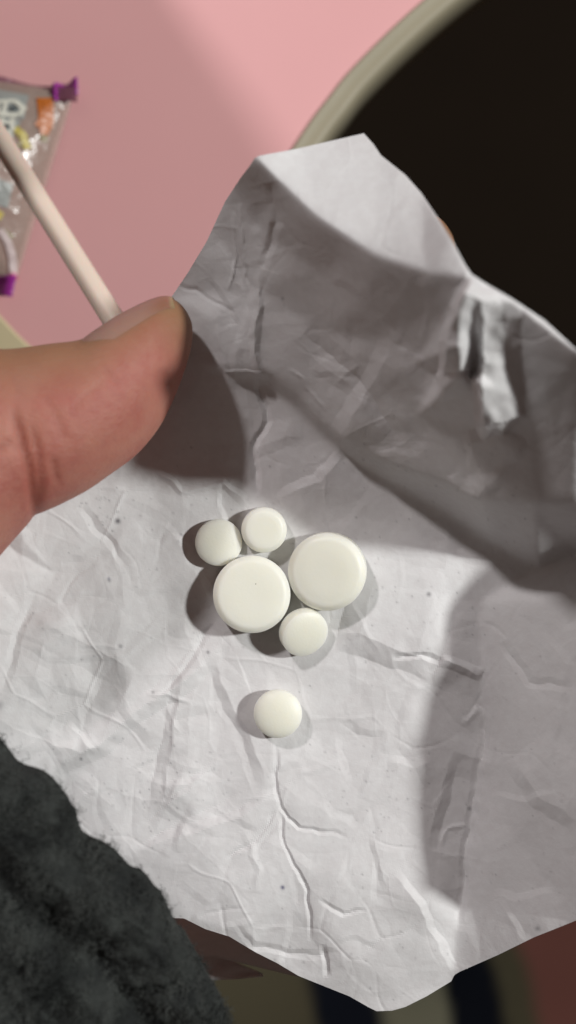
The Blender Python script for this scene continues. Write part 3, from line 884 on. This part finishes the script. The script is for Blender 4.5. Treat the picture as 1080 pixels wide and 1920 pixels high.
# printing
strip('print', [(88, 192), (92, 232), (84, 252)], 26, M_orange); strip('print', [(94, 196), (98, 214)], 18, M_orange, .5)
strip('print', [(88, 250), (90, 262)], 14, M_orange, .5); strip('print', [(88, 260), (88, 274)], 12, M_olive)
strip('print', [(40, 256), (52, 270), (62, 292)], 13, M_yellow); strip('print', [(50, 262), (58, 274)], 12, M_yellow, .6)
strip('print', [(46, 284), (50, 290)], 13, M_olive); strip('print', [(4, 412), (14, 418)], 16, M_yellow)
# white character with dark counters
strip('print', [(-4, 206), (58, 214)], 50, M_greyink, .2); strip('print', [(-2, 240), (40, 262)], 44, M_greyink, .2)
for a, b, wd in (((8, 210), (12, 236), 8), ((10, 210), (40, 204), 7), ((40, 206), (58, 220), 9), ((54, 218), (48, 232), 9), ((12, 234), (46, 232), 8), ((24, 208), (20, 232), 7), ((20, 240), (10, 268), 8), ((36, 238), (36, 262), 8), ((14, 252), (38, 246), 7), ((30, 262), (34, 280), 8)):
    strip('print', [a, b], wd, M_white, .6, 4)
strip('print', [(36, 216), (38, 226)], 10, M_ink, .7, 4); strip('print', [(24, 252), (26, 258)], 9, M_ink, .7, 4)
strip('print', [(-20, 318), (4, 326), (6, 345), (-6, 372)], 9, M_white, .6); strip('print', [(-20, 330), (-2, 345), (-8, 372)], 6, M_ink, .5)
strip('print', [(10, 440), (22, 460), (28, 490), (27, 514)], 13, M_sheen, .6); strip('print', [(28, 516), (33, 528)], 11, M_pinkink, 1.6)  # the pale stroke is painted sheen, the pink one is print
strip('print', [(14, 440), (30, 452)], 8, M_olive, .4); strip('print', [(0, 372), (30, 380)], 44, M_greyink, .25)

# ------------------------------------------------------------------ stick
a = np.array(un(-60, 165, -48)); b = np.array(un(245, 650, -22))
t = (b - a) / np.linalg.norm(b - a); u = np.cross(t, Zv); u /= np.linalg.norm(u); w2 = np.cross(t, u)
rings = []
R_ = 1.75
for s_, k in ((0, .6), (.002, .92), (.006, 1), *[(x, 1) for x in np.linspace(.05, .95, 19)], (.994, 1), (.998, .92), (1, .6)):
    rings.append(ring(a + (b - a) * s_, u * R_ * k, w2 * R_ * k, 32, 2))
v, f = loft(rings)
tag(obj('lollipop_stick', mesh('lollipop_stick', [tuple(p) for p in v], f), M_stick), 'pale cream plastic stick running behind the thumb and over the packet', 'stick')

# ------------------------------------------------------------------ cup added unseen, out of frame, to cast a soft shadow over the packet
cx_, cy_ = un(-401, -403, ZT)[:2]
shadow_cup = thing('shadow_cup', 'cup added unseen beyond the packet to cast a soft shadow over the table', 'shadow_cup', (cx_, cy_, ZT))
M_cup = Mat('glazed_white', (.75, .74, .70), .2).m
pr = smooth_profile([(0, .2), (24, .2), (26, 0), (27.5, 2), (33, 18), (38, 52), (40, 109), (39.2, 110), (38, 109), (36, 52), (31, 18), (25, 6), (0, 5)], 4)
v, f = lathe(pr, 64); obj('body', mesh('body', v, f), M_cup, shadow_cup)
v, f = loft([ring(np.array((-37 - 17 * math.sin(math.pi * t), 0, 88 - 50 * t)), np.array((0, 5.5, 0)), np.array((-4 * math.sin(math.pi * t) - .5, 0, 4 * math.cos(math.pi * t))), 16, 2) for t in np.linspace(0, 1, 25)])
obj('handle', mesh('handle', [tuple(p) for p in v], f), M_cup, shadow_cup)
